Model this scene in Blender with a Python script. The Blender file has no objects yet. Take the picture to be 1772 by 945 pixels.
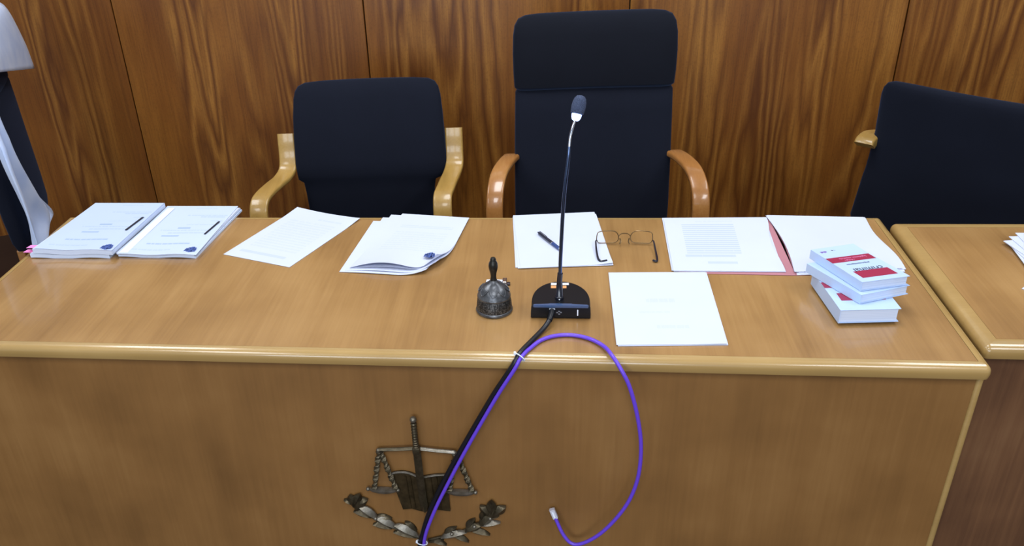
import bpy, bmesh, math, random
from mathutils import Vector, Matrix
random.seed(7)
C = bpy.context.scene.collection
S = bpy.context.scene
PI = math.pi

# ------------------------------------------------------------------ camera, world, lights, exposure
cam_d = bpy.data.cameras.new('camera'); cam = bpy.data.objects.new('camera', cam_d); C.objects.link(cam)
fw = Vector((-0.13194911, 0.8588297, -0.49497574)); rt = Vector((0.99117309, 0.12078898, -0.05464356)); up = Vector((-0.01285811, 0.49781681, 0.86718689))
m = Matrix((rt, up, -fw)).transposed().to_4x4(); m.translation = Vector((-0.79302, -1.41325, 1.69823)); cam.matrix_world = m
cam_d.sensor_fit = 'HORIZONTAL'; cam_d.sensor_width = 36.0; cam_d.lens = 1503.016 / 1772 * 36
cam_d.shift_x = 124.8467 / 1772; cam_d.shift_y = 41.5871 / 1772
cam_d.clip_start = .02
S.camera = cam

w = bpy.data.worlds.new('World'); S.world = w; w.use_nodes = True
w.node_tree.nodes['Background'].inputs[0].default_value = (.80, .89, 1, 1)
w.node_tree.nodes['Background'].inputs[1].default_value = .38

def area(name, loc, rot, sx, sy, power, col=(1, 1, 1)):
    d = bpy.data.lights.new(name, 'AREA'); d.shape = 'RECTANGLE'; d.size = sx; d.size_y = sy; d.energy = power; d.color = col
    o = bpy.data.objects.new(name, d); C.objects.link(o); o.location = loc; o.rotation_euler = rot
    return o
# ceiling lamps of the courtroom (flush panels) and daylight from the windows behind the public
for i, x in enumerate((-2.6, -.8, 1.0)):
    area('ceiling_lamp', (x, .55, 2.75), (0, 0, 0), .6, 1.2, 32, (.93, .96, 1))
    area('ceiling_lamp', (x, -1.9, 2.75), (0, 0, 0), .6, 1.2, 34, (.93, .96, 1))
for x in (-2.9, -1.5, -.1):
    area('window_light', (x, -5.2, 1.9), (math.radians(80), 0, 0), 1.1, 1.5, 52, (.80, .89, 1))

S.view_settings.view_transform = 'Standard'; S.view_settings.look = 'None'
S.view_settings.gamma = 1; S.view_settings.use_curve_mapping = False
S.view_settings.exposure = -0.25

# ------------------------------------------------------------------ material helpers
def lin(r, g, b):
    f = lambda c: (c / 255 / 12.92) if c / 255 <= .04045 else ((c / 255 + .055) / 1.055) ** 2.4
    return (f(r), f(g), f(b), 1)

class NT:
    def __init__(s, name):
        s.m = bpy.data.materials.new(name); s.m.use_nodes = True; s.t = s.m.node_tree; s.n = s.t.nodes; s.b = s.n['Principled BSDF']
    def new(s, typ, **kw):
        nd = s.n.new(typ)
        for k, v in kw.items(): setattr(nd, k, v)
        return nd
    def link(s, a, b): s.t.links.new(a, b)
    def math(s, op, a, b=None, c=None):
        nd = s.n.new('ShaderNodeMath'); nd.operation = op
        for i, v in enumerate((a, b, c)):
            if v is None: continue
            if isinstance(v, (int, float)): nd.inputs[i].default_value = v
            else: s.link(v, nd.inputs[i])
        return nd.outputs[0]
    def mix(s, f, a, b):
        nd = s.n.new('ShaderNodeMix'); nd.data_type = 'RGBA'
        for i, v in ((0, f), (6, a), (7, b)):
            if isinstance(v, (int, float, tuple)): nd.inputs[i].default_value = v
            else: s.link(v, nd.inputs[i])
        return nd.outputs[2]
    def noise(s, vec, scale, detail=3, rough=.55, dist=0):
        nd = s.n.new('ShaderNodeTexNoise'); s.link(vec, nd.inputs['Vector'])
        nd.inputs['Scale'].default_value = scale; nd.inputs['Detail'].default_value = detail
        nd.inputs['Roughness'].default_value = rough; nd.inputs['Distortion'].default_value = dist
        return nd.outputs['Fac']
    def mapping(s, vec, scale, loc=(0, 0, 0)):
        nd = s.n.new('ShaderNodeMapping'); s.link(vec, nd.inputs[0]); nd.inputs['Scale'].default_value = scale; nd.inputs['Location'].default_value = loc
        return nd.outputs[0]
    def ramp(s, f, stops):
        nd = s.n.new('ShaderNodeValToRGB'); e = nd.color_ramp.elements
        while len(e) < len(stops): e.new(.5)
        for x, (p, c) in zip(e, stops): x.position = p; x.color = c if len(c) == 4 else (*c, 1)
        s.link(f, nd.inputs[0]); return nd.outputs[0]
    def set(s, rough=.5, metal=0, spec=.5, col=None, coat=0, coat_r=.1):
        s.b.inputs['Roughness'].default_value = rough; s.b.inputs['Metallic'].default_value = metal
        s.b.inputs['Specular IOR Level'].default_value = spec
        s.b.inputs['Coat Weight'].default_value = coat; s.b.inputs['Coat Roughness'].default_value = coat_r
        if col is not None:
            if isinstance(col, tuple): s.b.inputs['Base Color'].default_value = col
            else: s.link(col, s.b.inputs['Base Color'])
    def bump(s, h, strength, dist=.001):
        nd = s.n.new('ShaderNodeBump'); nd.inputs['Strength'].default_value = strength; nd.inputs['Distance'].default_value = dist
        s.link(h, nd.inputs['Height']); s.link(nd.outputs[0], s.b.inputs['Normal'])
    def coord(s, which='Object'):
        return s.n.new('ShaderNodeTexCoord').outputs[which]

def plain(name, col, rough=.5, metal=0, spec=.5, coat=0):
    k = NT(name); k.set(rough, metal, spec, col, coat); return k.m

def fine_wood(name, dark, mid, light, axis, rough=.3, coat=.25, strength=1.0, blot=.5, coat_r=.15):
    """smooth beech-like veneer: fine streaks along one axis and soft blotches"""
    k = NT(name); co = k.coord()
    sc = [14, 14, 14]; sc['xyz'.index(axis)] = .9
    sf = [160, 160, 160]; sf['xyz'.index(axis)] = 5
    a = k.noise(k.mapping(co, tuple(sc)), 1, 4, .6, .4)
    f = k.noise(k.mapping(co, tuple(sf)), 1, 2, .5)
    b = k.noise(k.mapping(co, (1, 1, 1), (3, 7, 1)), 4.5, 3, .5)
    t = k.math('ADD', k.math('MULTIPLY', a, .5 * strength), k.math('ADD', k.math('MULTIPLY', f, .22 * strength), k.math('MULTIPLY', b, blot)))
    mid_v = .25 * strength + .11 * strength + .5 * blot
    c = k.ramp(k.math('ADD', k.math('SUBTRACT', t, mid_v), .5), [(.32, dark), (.5, mid), (.68, light)])
    k.set(rough, 0, .5, c, coat, coat_r); k.bump(f, .04, .0006)
    return k.m

def pine_panel(name):
    """strong cathedral grain, grain along z, different on every board"""
    k = NT(name); co = k.coord()
    rnd = k.n.new('ShaderNodeObjectInfo').outputs['Random']
    off = k.n.new('ShaderNodeCombineXYZ'); k.link(k.math('MULTIPLY', rnd, 37.0), off.inputs[0]); k.link(k.math('MULTIPLY', rnd, 19.0), off.inputs[2])
    va = k.n.new('ShaderNodeVectorMath'); va.operation = 'ADD'; k.link(co, va.inputs[0]); k.link(off.outputs[0], va.inputs[1]); v = va.outputs[0]
    n = k.noise(k.mapping(v, (5.6, 1, .42)), 1, 1.5, .45, .15)
    wob = k.noise(k.mapping(v, (30, 1, 5)), 1, 2, .5)
    ph = k.math('ADD', k.math('MULTIPLY', n, 15), k.math('MULTIPLY', wob, .85))
    tri = k.math('PINGPONG', ph, .5)                                     # rings 0..0.5
    ring = k.math('POWER', k.math('MULTIPLY', tri, 2), 1.5)
    zone = k.ramp(k.noise(k.mapping(v, (6.5, 1, .30), (5, 0, 2)), 1, 1.5, .5), [(.44, (0, 0, 0)), (.58, (1, 1, 1))])
    pore = k.noise(k.mapping(v, (330, 1, 7)), 1, 2, .6)
    line = k.noise(k.mapping(v, (70, 1, .8)), 1, 3, .6)
    broad = k.noise(k.mapping(v, (4, 1, .9), (1, 0, 9)), 1, 3, .5)
    spk = k.noise(k.mapping(v, (190, 1, 120)), 1, 2, .6)
    amp = k.math('ADD', k.math('MULTIPLY', zone, .52), .08)
    base = k.ramp(broad, [(.3, lin(102, 56, 16)), (.5, lin(124, 74, 23)), (.7, lin(143, 91, 32))])
    lt = k.mix(k.math('MULTIPLY', k.math('MULTIPLY', ring, amp), .85), base, lin(172, 119, 52))
    dk = k.math('MULTIPLY', k.math('POWER', k.math('SUBTRACT', 1, k.math('MULTIPLY', tri, 2)), 2.4), k.math('MULTIPLY', amp, .9))
    c = k.mix(dk, lt, lin(62, 28, 7))
    c = k.mix(k.math('MULTIPLY', k.ramp(line, [(.5, (0, 0, 0)), (.72, (1, 1, 1))]), .34), c, lin(74, 36, 10))
    c = k.mix(k.math('MULTIPLY', k.ramp(pore, [(.45, (0, 0, 0)), (.75, (1, 1, 1))]), .38), c, lin(66, 32, 10))
    c = k.mix(k.math('MULTIPLY', k.ramp(spk, [(.5, (0, 0, 0)), (.7, (1, 1, 1))]), .22), c, lin(70, 34, 10))
    k.set(.42, 0, .4, c, .12, .25); k.bump(pore, .05, .0005)
    return k.m

def fabric(name, col, sheen=(.15, .22, .42, 1), sw=.25):
    k = NT(name); co = k.coord()
    n = k.noise(co, 420, 2, .6); b = k.noise(co, 7, 3, .5)
    c = k.mix(k.math('MULTIPLY', k.math('ADD', n, b), .5), tuple(x * .62 for x in col[:3]) + (1,), tuple(x * 1.4 for x in col[:3]) + (1,))
    k.set(.92, 0, .15, c)
    k.b.inputs['Sheen Weight'].default_value = sw; k.b.inputs['Sheen Tint'].default_value = sheen; k.b.inputs['Sheen Roughness'].default_value = .45
    k.bump(n, .25, .0008)
    return k.m

PAPER = (.575, .615, .765, 1)
def paper(name, blocks=(), base=PAPER, ink=(.30, .40, .56, 1), rough=.75):
    """printed sheet: every block (u0,u1,v0,v1,rows,ink,word_gap,seed) is a field of text lines in the sheet's own UV"""
    k = NT(name)
    uv = k.n.new('ShaderNodeUVMap').outputs[0]
    sep = k.n.new('ShaderNodeSeparateXYZ'); k.link(uv, sep.inputs[0]); u, v = sep.outputs[0], sep.outputs[1]
    tone = k.noise(k.coord(), 9, 2, .5)
    c = k.mix(tone, tuple(x * .97 for x in base[:3]) + (1,), tuple(min(1, x * 1.03) for x in base[:3]) + (1,))
    for (u0, u1, v0, v1, rows, inkf, gap, seed) in blocks:
        a = k.math('MULTIPLY', k.math('GREATER_THAN', u, u0), k.math('LESS_THAN', u, u1))
        b = k.math('MULTIPLY', k.math('GREATER_THAN', v, v0), k.math('LESS_THAN', v, v1))
        t = k.math('MULTIPLY', k.math('SUBTRACT', v, v0), rows / (v1 - v0))
        row = k.math('LESS_THAN', k.math('FRACT', t), .55 if rows > 1 else .99)
        cmb = k.n.new('ShaderNodeCombineXYZ'); k.link(k.math('MULTIPLY', u, 42), cmb.inputs[0]); k.link(k.math('MULTIPLY', k.math('FLOOR', t), 3.7), cmb.inputs[1]); cmb.inputs[2].default_value = seed
        wn = k.noise(cmb.outputs[0], 1, 2, .6)
        word = k.ramp(wn, [(gap - .07, (0, 0, 0)), (gap + .07, (1, 1, 1))])
        f = k.math('MULTIPLY', k.math('MULTIPLY', a, b), k.math('MULTIPLY', row, k.math('MULTIPLY', word, inkf)))
        c = k.mix(f, c, ink)
    k.set(rough, 0, .3, c)
    return k.m

def bronze_mat(name, lo, hi, rough):
    k = NT(name); co = k.coord(); n = k.noise(co, 60, 4, .6)
    k.set(rough, .72, .5, k.ramp(n, [(.3, lo), (.7, hi)])); k.bump(n, .35, .002); return k.m

M = {}
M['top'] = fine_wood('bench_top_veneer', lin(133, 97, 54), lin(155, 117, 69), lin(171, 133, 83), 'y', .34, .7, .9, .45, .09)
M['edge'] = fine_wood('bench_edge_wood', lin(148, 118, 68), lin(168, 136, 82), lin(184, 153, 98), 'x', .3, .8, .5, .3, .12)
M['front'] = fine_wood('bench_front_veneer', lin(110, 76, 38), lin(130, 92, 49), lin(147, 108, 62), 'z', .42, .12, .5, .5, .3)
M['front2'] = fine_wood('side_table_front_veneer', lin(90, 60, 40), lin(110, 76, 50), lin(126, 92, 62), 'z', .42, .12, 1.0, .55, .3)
M['pine'] = pine_panel('pine_wall_panel')
M['groove'] = plain('panel_groove', lin(26, 12, 5), .9)
M['plaster'] = plain('wall_plaster', lin(222, 222, 216), .9)
k = NT('dark_wood_floor'); k.set(.5, 0, .4, k.ramp(k.noise(k.mapping(k.coord(), (3, 40, 1)), 1, 3), [(.3, lin(48, 28, 16)), (.7, lin(70, 42, 24))])); M['floor'] = k.m
M['fab'] = fabric('navy_black_fabric', lin(17, 20, 31))
M['fab_dark'] = fabric('navy_black_fabric_headrest', lin(13, 15, 23))
M['fab_brown'] = fabric('dark_brown_seat_fabric', lin(44, 26, 16), (.4, .3, .2, 1), .05)
M['arm_light'] = fine_wood('pale_bentwood', lin(146, 112, 54), lin(170, 134, 70), lin(190, 156, 92), 'y', .32, .4, .7, .2, .1)
M['arm_dark'] = fine_wood('amber_bentwood', lin(132, 84, 40), lin(158, 106, 54), lin(178, 130, 76), 'y', .26, .7, .7, .2, .08)
M['black_metal'] = plain('black_metal', lin(20, 20, 22), .4, .6)
M['black_plastic'] = plain('black_plastic', lin(9, 11, 18), .34, 0, .3, 0)
M['ridge_glint'] = plain('plastic_window_glint', lin(62, 84, 122), .22, 0, .6, .5)  # window reflection on the black base's front bevel, put into the colour
M['black_rubber'] = plain('black_cable_rubber', lin(14, 15, 24), .38)
M['steel'] = plain('dark_chrome', lin(86, 100, 130), .22, 1)
M['stem_black'] = plain('black_stem', lin(14, 16, 30), .25, 0, .6, .5)
k = NT('foam'); n = k.noise(k.coord(), 600, 2); k.set(.95, 0, .2, k.ramp(n, [(.3, lin(44, 50, 68)), (.7, lin(74, 84, 110))])); k.bump(n, .6, .001); M['foam'] = k.m
k = NT('led_ring_glow'); k.set(.3, 0, .5, (.5, .6, 1, 1)); k.b.inputs['Emission Color'].default_value = (.34, .46, 1, 1); k.b.inputs['Emission Strength'].default_value = 5; M['led'] = k.m
M['white'] = plain('white_plastic', lin(226, 232, 245), .4)
M['white_label'] = plain('white_sticker', lin(222, 228, 246), .5)
M['orange'] = plain('orange_sticker', lin(214, 152, 96), .5)
M['purple'] = plain('purple_cable_sheath', lin(101, 66, 205), .36, 0, .5, .1)
k = NT('clear_plug'); k.set(.2, 0, .5, lin(216, 214, 226)); k.b.inputs['Transmission Weight'].default_value = .25; M['plug'] = k.m
M['bell'] = bronze_mat('tarnished_bell_metal', lin(66, 67, 70), lin(116, 118, 122), .33)
k = NT('chased_bell_band'); co = k.coord(); vv = k.new('ShaderNodeTexVoronoi'); k.link(co, vv.inputs['Vector']); vv.inputs['Scale'].default_value = 300
k.set(.42, .7, .5, k.ramp(vv.outputs['Distance'], [(.1, lin(104, 104, 104)), (.7, lin(44, 44, 45))])); k.bump(vv.outputs['Distance'], -.9, .003); M['bell_band'] = k.m
M['bell_dark'] = plain('dark_bell_handle', lin(50, 48, 44), .36, .7)
M['bronze'] = bronze_mat('dark_bronze', lin(62, 54, 40), lin(98, 88, 68), .36)
M['bronze_hi'] = bronze_mat('highlight_bronze', lin(104, 96, 80), lin(142, 136, 126), .36)  # lighter copy of the bronze, highlights of lit faces put into its colour
M['bronze_book'] = bronze_mat('brown_bronze_book', lin(56, 46, 28), lin(84, 70, 46), .45)
M['specs'] = plain('bronze_spectacle_wire', lin(112, 92, 66), .3, .9)
M['temple'] = plain('black_temple_tips', lin(18, 20, 38), .3, 0, .5, .3)
k = NT('lens_glass'); k.set(.03, 0, .5, (1, 1, 1, 1)); k.b.inputs['Transmission Weight'].default_value = 1; k.b.inputs['IOR'].default_value = 1.06; M['lens'] = k.m
M['pen_dark'] = plain('dark_pen_barrel', lin(22, 26, 48), .25, 0, .5, .4)
M['pen_blue'] = plain('blue_pen_grip', lin(44, 66, 122), .3)
M['chrome'] = plain('chrome', lin(200, 206, 220), .15, 1)
M['pink_card'] = plain('old_rose_card', lin(176, 118, 128), .7)
M['pink_tab'] = plain('pink_sticky_tab', lin(240, 140, 206), .6)
M['stamp'] = plain('blue_ink_stamp', lin(62, 84, 150), .7)
M['ink_blk'] = plain('black_ink', lin(26, 24, 40), .6)
M['ink_navy'] = plain('navy_ink', lin(40, 38, 84), .6)
M['red'] = plain('crimson_print', lin(150, 28, 66), .45, 0, .5, .2)
M['pink_print'] = plain('pale_rose_print', lin(214, 130, 176), .6)
M['violet_print'] = plain('violet_print', lin(120, 96, 170), .6)
M['cover'] = plain('pale_blue_cover', (.46, .60, .86, 1), .35, 0, .5, .2)
k = NT('page_edges'); k.set(.8, 0, .2, k.ramp(k.noise(k.mapping(k.coord(), (2, 2, 900)), 1, 2), [(.3, (.46, .55, .74, 1)), (.7, (.66, .73, .88, 1))])); M['pages'] = k.m
k = NT('draped_cloth'); k.set(.85, 0, .2, k.ramp(k.noise(k.coord(), 10, 2), [(.3, lin(186, 204, 242)), (.7, lin(212, 224, 250))])); k.b.inputs['Sheen Weight'].default_value = .2; M['cloth'] = k.m
M['paper'] = paper('blank_paper')
M['p_letter'] = paper('faint_letter', [(.14, .84, .22, .80, 13, .15, .42, 1), (.12, .8, .10, .14, 1, .30, .35, 2), (.5, .86, .84, .87, 1, .2, .4, 3)])
M['p_pile'] = paper('faint_printed_page', [(.14, .86, .74, .80, 2, .22, .36, 4), (.14, .84, .30, .68, 9, .12, .42, 5)])
M['p_folder'] = paper('dense_printed_page', [(.16, .66, .30, .88, 15, .42, .30, 6), (.14, .60, .24, .28, 1, .40, .33, 7), (.33, .60, .12, .16, 1, .34, .33, 8), (.30, .66, .91, .935, 1, .14, .4, 9)])
M['p_note'] = paper('sparse_note', [(.34, .62, .55, .60, 1, .16, .4, 10), (.25, .55, .40, .43, 1, .10, .4, 11), (.4, .7, .20, .24, 1, .14, .4, 12)])
ct = [(.42, .97, .78, .80, 1, .42, .44, 20), (.62, .95, .745, .765, 1, .5, .40, 21), (.80, .96, .66, .68, 1, .3, .42, 22), (.52, .90, .58, .60, 1, .26, .44, 23),
      (.45, .62, .505, .53, 1, .95, .28, 24), (.25, .88, .46, .48, 1, .42, .46, 25), (.38, .86, .405, .43, 1, .4, .42, 26), (.33, .56, .345, .37, 1, .85, .30, 27),
      (.24, .80, .19, .215, 1, .8, .42, 28), (.12, .62, .075, .10, 1, .34, .44, 29), (.45, .75, .93, .95, 1, .2, .42, 30)]
M['p_court'] = paper('court_cover_sheet', ct, (.48, .56, .77, 1))
M['p_court2'] = paper('court_cover_sheet_paler', ct, (.52, .595, .78, 1))

# ------------------------------------------------------------------ object helpers
def link(o, parent=None):
    C.objects.link(o)
    if parent is not None: o.parent = parent
    return o
def mesh_obj(name, bm, mat, parent=None, smooth=False, org=None):
    """one mesh object from a bmesh given in world coordinates (or local ones when org is None)"""
    if org is not None: bmesh.ops.translate(bm, vec=-Vector(org), verts=bm.verts)
    bmesh.ops.recalc_face_normals(bm, faces=bm.faces)
    me = bpy.data.meshes.new(name); bm.to_mesh(me); bm.free()
    for p in me.polygons: p.use_smooth = smooth
    if smooth: me.set_sharp_from_angle(angle=math.radians(42))
    mats = mat if isinstance(mat, (list, tuple)) else [mat]
    for x in mats: me.materials.append(x)
    return link(bpy.data.objects.new(name, me), parent)
def thing(name, label, cat, loc=(0, 0, 0), rz=0, group=None):
    o = bpy.data.objects.new(name, None); o.empty_display_size = .05; link(o); o.location = loc; o.rotation_euler = (0, 0, rz)
    o['label'] = label; o['category'] = cat
    if group: o['group'] = group
    return o
def structure(o): o['kind'] = 'structure'; return o

def box(bm, x0, x1, y0, y1, z0, z1, bev=0, seg=2):
    r = bmesh.ops.create_cube(bm, size=1); vs = r['verts']
    for v in vs: v.co = Vector(((x0 + x1) / 2 + v.co.x * (x1 - x0), (y0 + y1) / 2 + v.co.y * (y1 - y0), (z0 + z1) / 2 + v.co.z * (z1 - z0)))
    if bev:
        es = list({e for v in vs for e in v.link_edges}); bmesh.ops.bevel(bm, geom=es, offset=bev, segments=seg, affect='EDGES', profile=.5)
    return vs
def smoothpath(P, n=8):
    P = [Vector(p) for p in P]; Q = [P[0] * 2 - P[1]] + P + [P[-1] * 2 - P[-2]]; out = []
    for i in range(1, len(Q) - 2):
        a, b, c, d = Q[i - 1:i + 3]
        for s in range(n):
            t = s / n; out.append(.5 * ((2 * b) + (c - a) * t + (2 * a - 5 * b + 4 * c - d) * t * t + (3 * b - a - 3 * c + d) * t ** 3))
    out.append(P[-1]); return out
def sweep(bm, path, section, ref=None, closed=False):
    """sweep(list of 3D points, list of (a,b) or function i->list, fixed side vector or None)"""
    n = len(path); rings = []; prev = None
    for i, p in enumerate(path):
        d = (path[min(i + 1, n - 1)] - path[max(i - 1, 0)]).normalized()
        if ref is not None: s = (ref - d * ref.dot(d)).normalized()
        else:
            s = prev - d * prev.dot(d) if prev is not None else d.orthogonal()
            s.normalize(); prev = s
        t = d.cross(s)
        sec = section(i / (n - 1)) if callable(section) else section
        rings.append([bm.verts.new(p + s * a + t * b) for a, b in sec])
    for i in range(n - 1):
        A, B = rings[i], rings[i + 1]; q = len(A)
        for j in range(q): bm.faces.new((A[j], A[(j + 1) % q], B[(j + 1) % q], B[j]))
    bm.faces.new(rings[0][::-1]); bm.faces.new(rings[-1])
def circ(r, n=10): return [(r * math.cos(2 * PI * j / n), r * math.sin(2 * PI * j / n)) for j in range(n)]
def rrect(a, b, r, n=3):
    out = []
    for cx, cy, s in ((a - r, b - r, 0), (-a + r, b - r, 1), (-a + r, -b + r, 2), (a - r, -b + r, 3)):
        for j in range(n + 1):
            t = (s + j / n) * PI / 2; out.append((cx + r * math.cos(t), cy + r * math.sin(t)))
    return out
def tube(bm, P, r, n=10, sm=8): sweep(bm, smoothpath(P, sm) if sm else [Vector(p) for p in P], circ(r, n))
def lathe(bm, prof, c, n=40):
    rings = []
    for r, z in prof:
        rings.append([bm.verts.new((c[0] + r * math.cos(2 * PI * j / n), c[1] + r * math.sin(2 * PI * j / n), c[2] + z)) for j in range(n)])
    for A, B in zip(rings, rings[1:]):
        for j in range(n): bm.faces.new((A[j], A[(j + 1) % n], B[(j + 1) % n], B[j]))
    bm.faces.new(rings[0][::-1]); bm.faces.new(rings[-1])
def prism(bm, pts, h, axis='z', base=0.0):
    """closed outline extruded: pts are (x,y) for z, (x,z) for y (towards -y)"""
    mk = (lambda p, t: Vector((p[0], p[1], base + t))) if axis == 'z' else (lambda p, t: Vector((p[0], base - t, p[1])))
    A = [bm.verts.new(mk(p, 0)) for p in pts]; B = [bm.verts.new(mk(p, h)) for p in pts]
    bm.faces.new(A[::-1]); top = bm.faces.new(B)
    for j in range(len(A)): bm.faces.new((A[j], A[(j + 1) % len(A)], B[(j + 1) % len(A)], B[j]))
    return top, B
def rot2(p, c, a):
    x, y = p[0] - c[0], p[1] - c[1]; return (c[0] + x * math.cos(a) - y * math.sin(a), c[1] + x * math.sin(a) + y * math.cos(a))

# ------------------------------------------------------------------ the room
bm = bmesh.new(); box(bm, -5.5, 3.5, -6, 1.9, -.1, 0); structure(mesh_obj('floor', bm, M['floor']))
WY = 1.79
bm = bmesh.new(); box(bm, -5.5, 3.5, WY + .018, WY + .12, 0, 2.0); wall = structure(mesh_obj('wall_back', bm, M['groove']))
seams = [-4.39, -3.425, -2.463, -1.499, -.548, .378, 1.34, 2.30]
for a, b in zip(seams, seams[1:]):
    bm = bmesh.new(); box(bm, a + .0022, b - .0022, WY, WY + .018, .005, 2.0, .0015, 1); mesh_obj('panel', bm, M['pine'], wall)
bm = bmesh.new(); box(bm, -5.5, 3.5, WY + .01, WY + .12, 2.0, 2.8); mesh_obj('plaster_band', bm, M['plaster'], wall)

# ------------------------------------------------------------------ benches
def ring_pts(x0, x1, y0, y1, R, d, n=5):
    out = []; r = max(R - d, 0.0004); c = max(R, d)
    for cx, cy, s in ((x1 - c, y1 - c, 0), (x0 + c, y1 - c, 1), (x0 + c, y0 + c, 2), (x1 - c, y0 + c, 3)):
        for j in range(n + 1):
            t = (s + j / n) * PI / 2; out.append((cx + r * math.cos(t), cy + r * math.sin(t)))
    return out
def bench_top(name, x0, x1, y0, y1, z, root, org, W=.021, R=.012):
    prof = [(W, 0)] + [(.015 - .015 * math.sin(t * PI / 12), -.015 + .015 * math.cos(t * PI / 12)) for t in range(0, 7)] + [(.0, -.020), (.002, -.028), (.008, -.032), (W, -.032)]
    bm = bmesh.new(); rings = []
    for d, h in prof: rings.append([bm.verts.new((x, y, z + h)) for x, y in ring_pts(x0, x1, y0, y1, R, d)])
    rings.append(rings[0])
    for A, B in zip(rings, rings[1:]):
        for j in range(len(A)):
            f = (A[j], A[(j + 1) % len(A)], B[(j + 1) % len(A)], B[j])
            if len(set(f)) == 4: bm.faces.new(f)
    mesh_obj('edge_band', bm, M['edge'], root, True, org)
    bm = bmesh.new(); box(bm, x0 + W + .0004, x1 - W - .0004, y0 + W + .0004, y1 - W - .0004, z - .031, z - .0003); mesh_obj('top_panel', bm, M['top'], root, False, org)

ZT = .75
org = Vector((-1.07, .33, 0)); bench = thing('judges_bench', 'long tan wooden bench with bronze justice emblem on its front panel', 'desk', org)
bench_top('top', -2.144, .001, 0, .6605, ZT, bench, org)
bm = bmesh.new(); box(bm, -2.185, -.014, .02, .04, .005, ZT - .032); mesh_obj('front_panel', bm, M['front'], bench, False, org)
for x in (-.0075,):
    bm = bmesh.new(); box(bm, x - .0065, x + .0075, .018, .046, .005, ZT - .032, .006, 3); mesh_obj('corner_strip', bm, M['edge'], bench, True, org)
for x0, x1 in ((-.026, -.002), (-2.134, -2.11)):
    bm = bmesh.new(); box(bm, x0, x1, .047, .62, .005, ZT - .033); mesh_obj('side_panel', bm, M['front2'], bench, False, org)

org2 = Vector((.9, .35, 0)); bench2 = thing('side_table', 'second wooden table starting beside the bench end, set slightly further back', 'desk', org2)
bench_top('top', .0125, 1.75, .070, .627, ZT, bench2, org2, .030)
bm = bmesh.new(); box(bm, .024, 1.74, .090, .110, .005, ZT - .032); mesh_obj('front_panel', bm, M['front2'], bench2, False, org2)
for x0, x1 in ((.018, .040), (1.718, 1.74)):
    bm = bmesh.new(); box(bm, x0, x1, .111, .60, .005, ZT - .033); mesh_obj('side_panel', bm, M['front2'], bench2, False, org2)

# ------------------------------------------------------------------ chairs (local frame: sitter looks towards -y)
def pad(bm, rows, n=40, p=3.0):
    """loft of super-elliptic sections; rows = (z, half width, thickness, y centre, forward curl of the edges)"""
    rings = []
    for z, hw, t, yc, cu in rows:
        ring = []
        for j in range(n):
            a = 2 * PI * j / n; ca, sa = math.cos(a), math.sin(a)
            x = hw * math.copysign(abs(ca) ** (2 / p), ca); y = t / 2 * math.copysign(abs(sa) ** (2 / p), sa)
            ring.append(bm.verts.new((x, yc + y - cu * (x / .24) ** 2, z)))
        rings.append(ring)
    for A, B in zip(rings, rings[1:]):
        for j in range(n): bm.faces.new((A[j], A[(j + 1) % n], B[(j + 1) % n], B[j]))
    bm.faces.new(rings[0][::-1]); bm.faces.new(rings[-1])
def seat_pad(bm, hw, y0, y1, z, t):
    rows = []; n = 48; rings = []
    for k_, (s, dz) in enumerate(((.90, 0), (.97, .006), (1, .02), (1, t - .03), (.985, t - .012), (.94, t - .002), (.6, t + .004))):
        ring = []
        for j in range(n):
            a = 2 * PI * j / n; ca, sa = math.cos(a), math.sin(a)
            ring.append(bm.verts.new((s * hw * math.copysign(abs(ca) ** .45, ca), (y0 + y1) / 2 + s * (y1 - y0) / 2 * math.copysign(abs(sa) ** .45, sa), z + dz)))
        rings.append(ring)
    for A, B in zip(rings, rings[1:]):
        for j in range(n): bm.faces.new((A[j], A[(j + 1) % n], B[(j + 1) % n], B[j]))
    bm.faces.new(rings[0][::-1]); bm.faces.new(rings[-1])
def star_base(root, zc=.415):
    bm = bmesh.new(); lathe(bm, [(.03, .10), (.03, .27), (.022, .27), (.022, zc)], (0, -.02, 0), 20); mesh_obj('gas_column', bm, M['black_metal'], root, True)
    for k_ in range(5):
        a = 2 * PI * k_ / 5 + .3; d = Vector((math.cos(a), math.sin(a), 0)); o = Vector((0, -.02, 0))
        bm = bmesh.new(); sweep(bm, [o + d * .02 + Vector((0, 0, .12)), o + d * .16 + Vector((0, 0, .105)), o + d * .285 + Vector((0, 0, .075))], rrect(.02, .014, .006), Vector((-d.y, d.x, 0)))
        foot = mesh_obj('foot', bm, M['black_metal'], root, True)
        bm = bmesh.new(); c = o + d * .275
        s = bmesh.ops.create_cone(bm, cap_ends=True, segments=16, radius1=.03, radius2=.03, depth=.04)
        bmesh.ops.rotate(bm, verts=s['verts'], cent=(0, 0, 0), matrix=Matrix.Rotation(PI / 2, 3, 'X'))
        bmesh.ops.rotate(bm, verts=s['verts'], cent=(0, 0, 0), matrix=Matrix.Rotation(a + PI / 2, 3, 'Z'))
        bmesh.ops.translate(bm, verts=s['verts'], vec=c + Vector((0, 0, .031)))
        mesh_obj('caster', bm, M['black_plastic'], foot, True)

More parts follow.
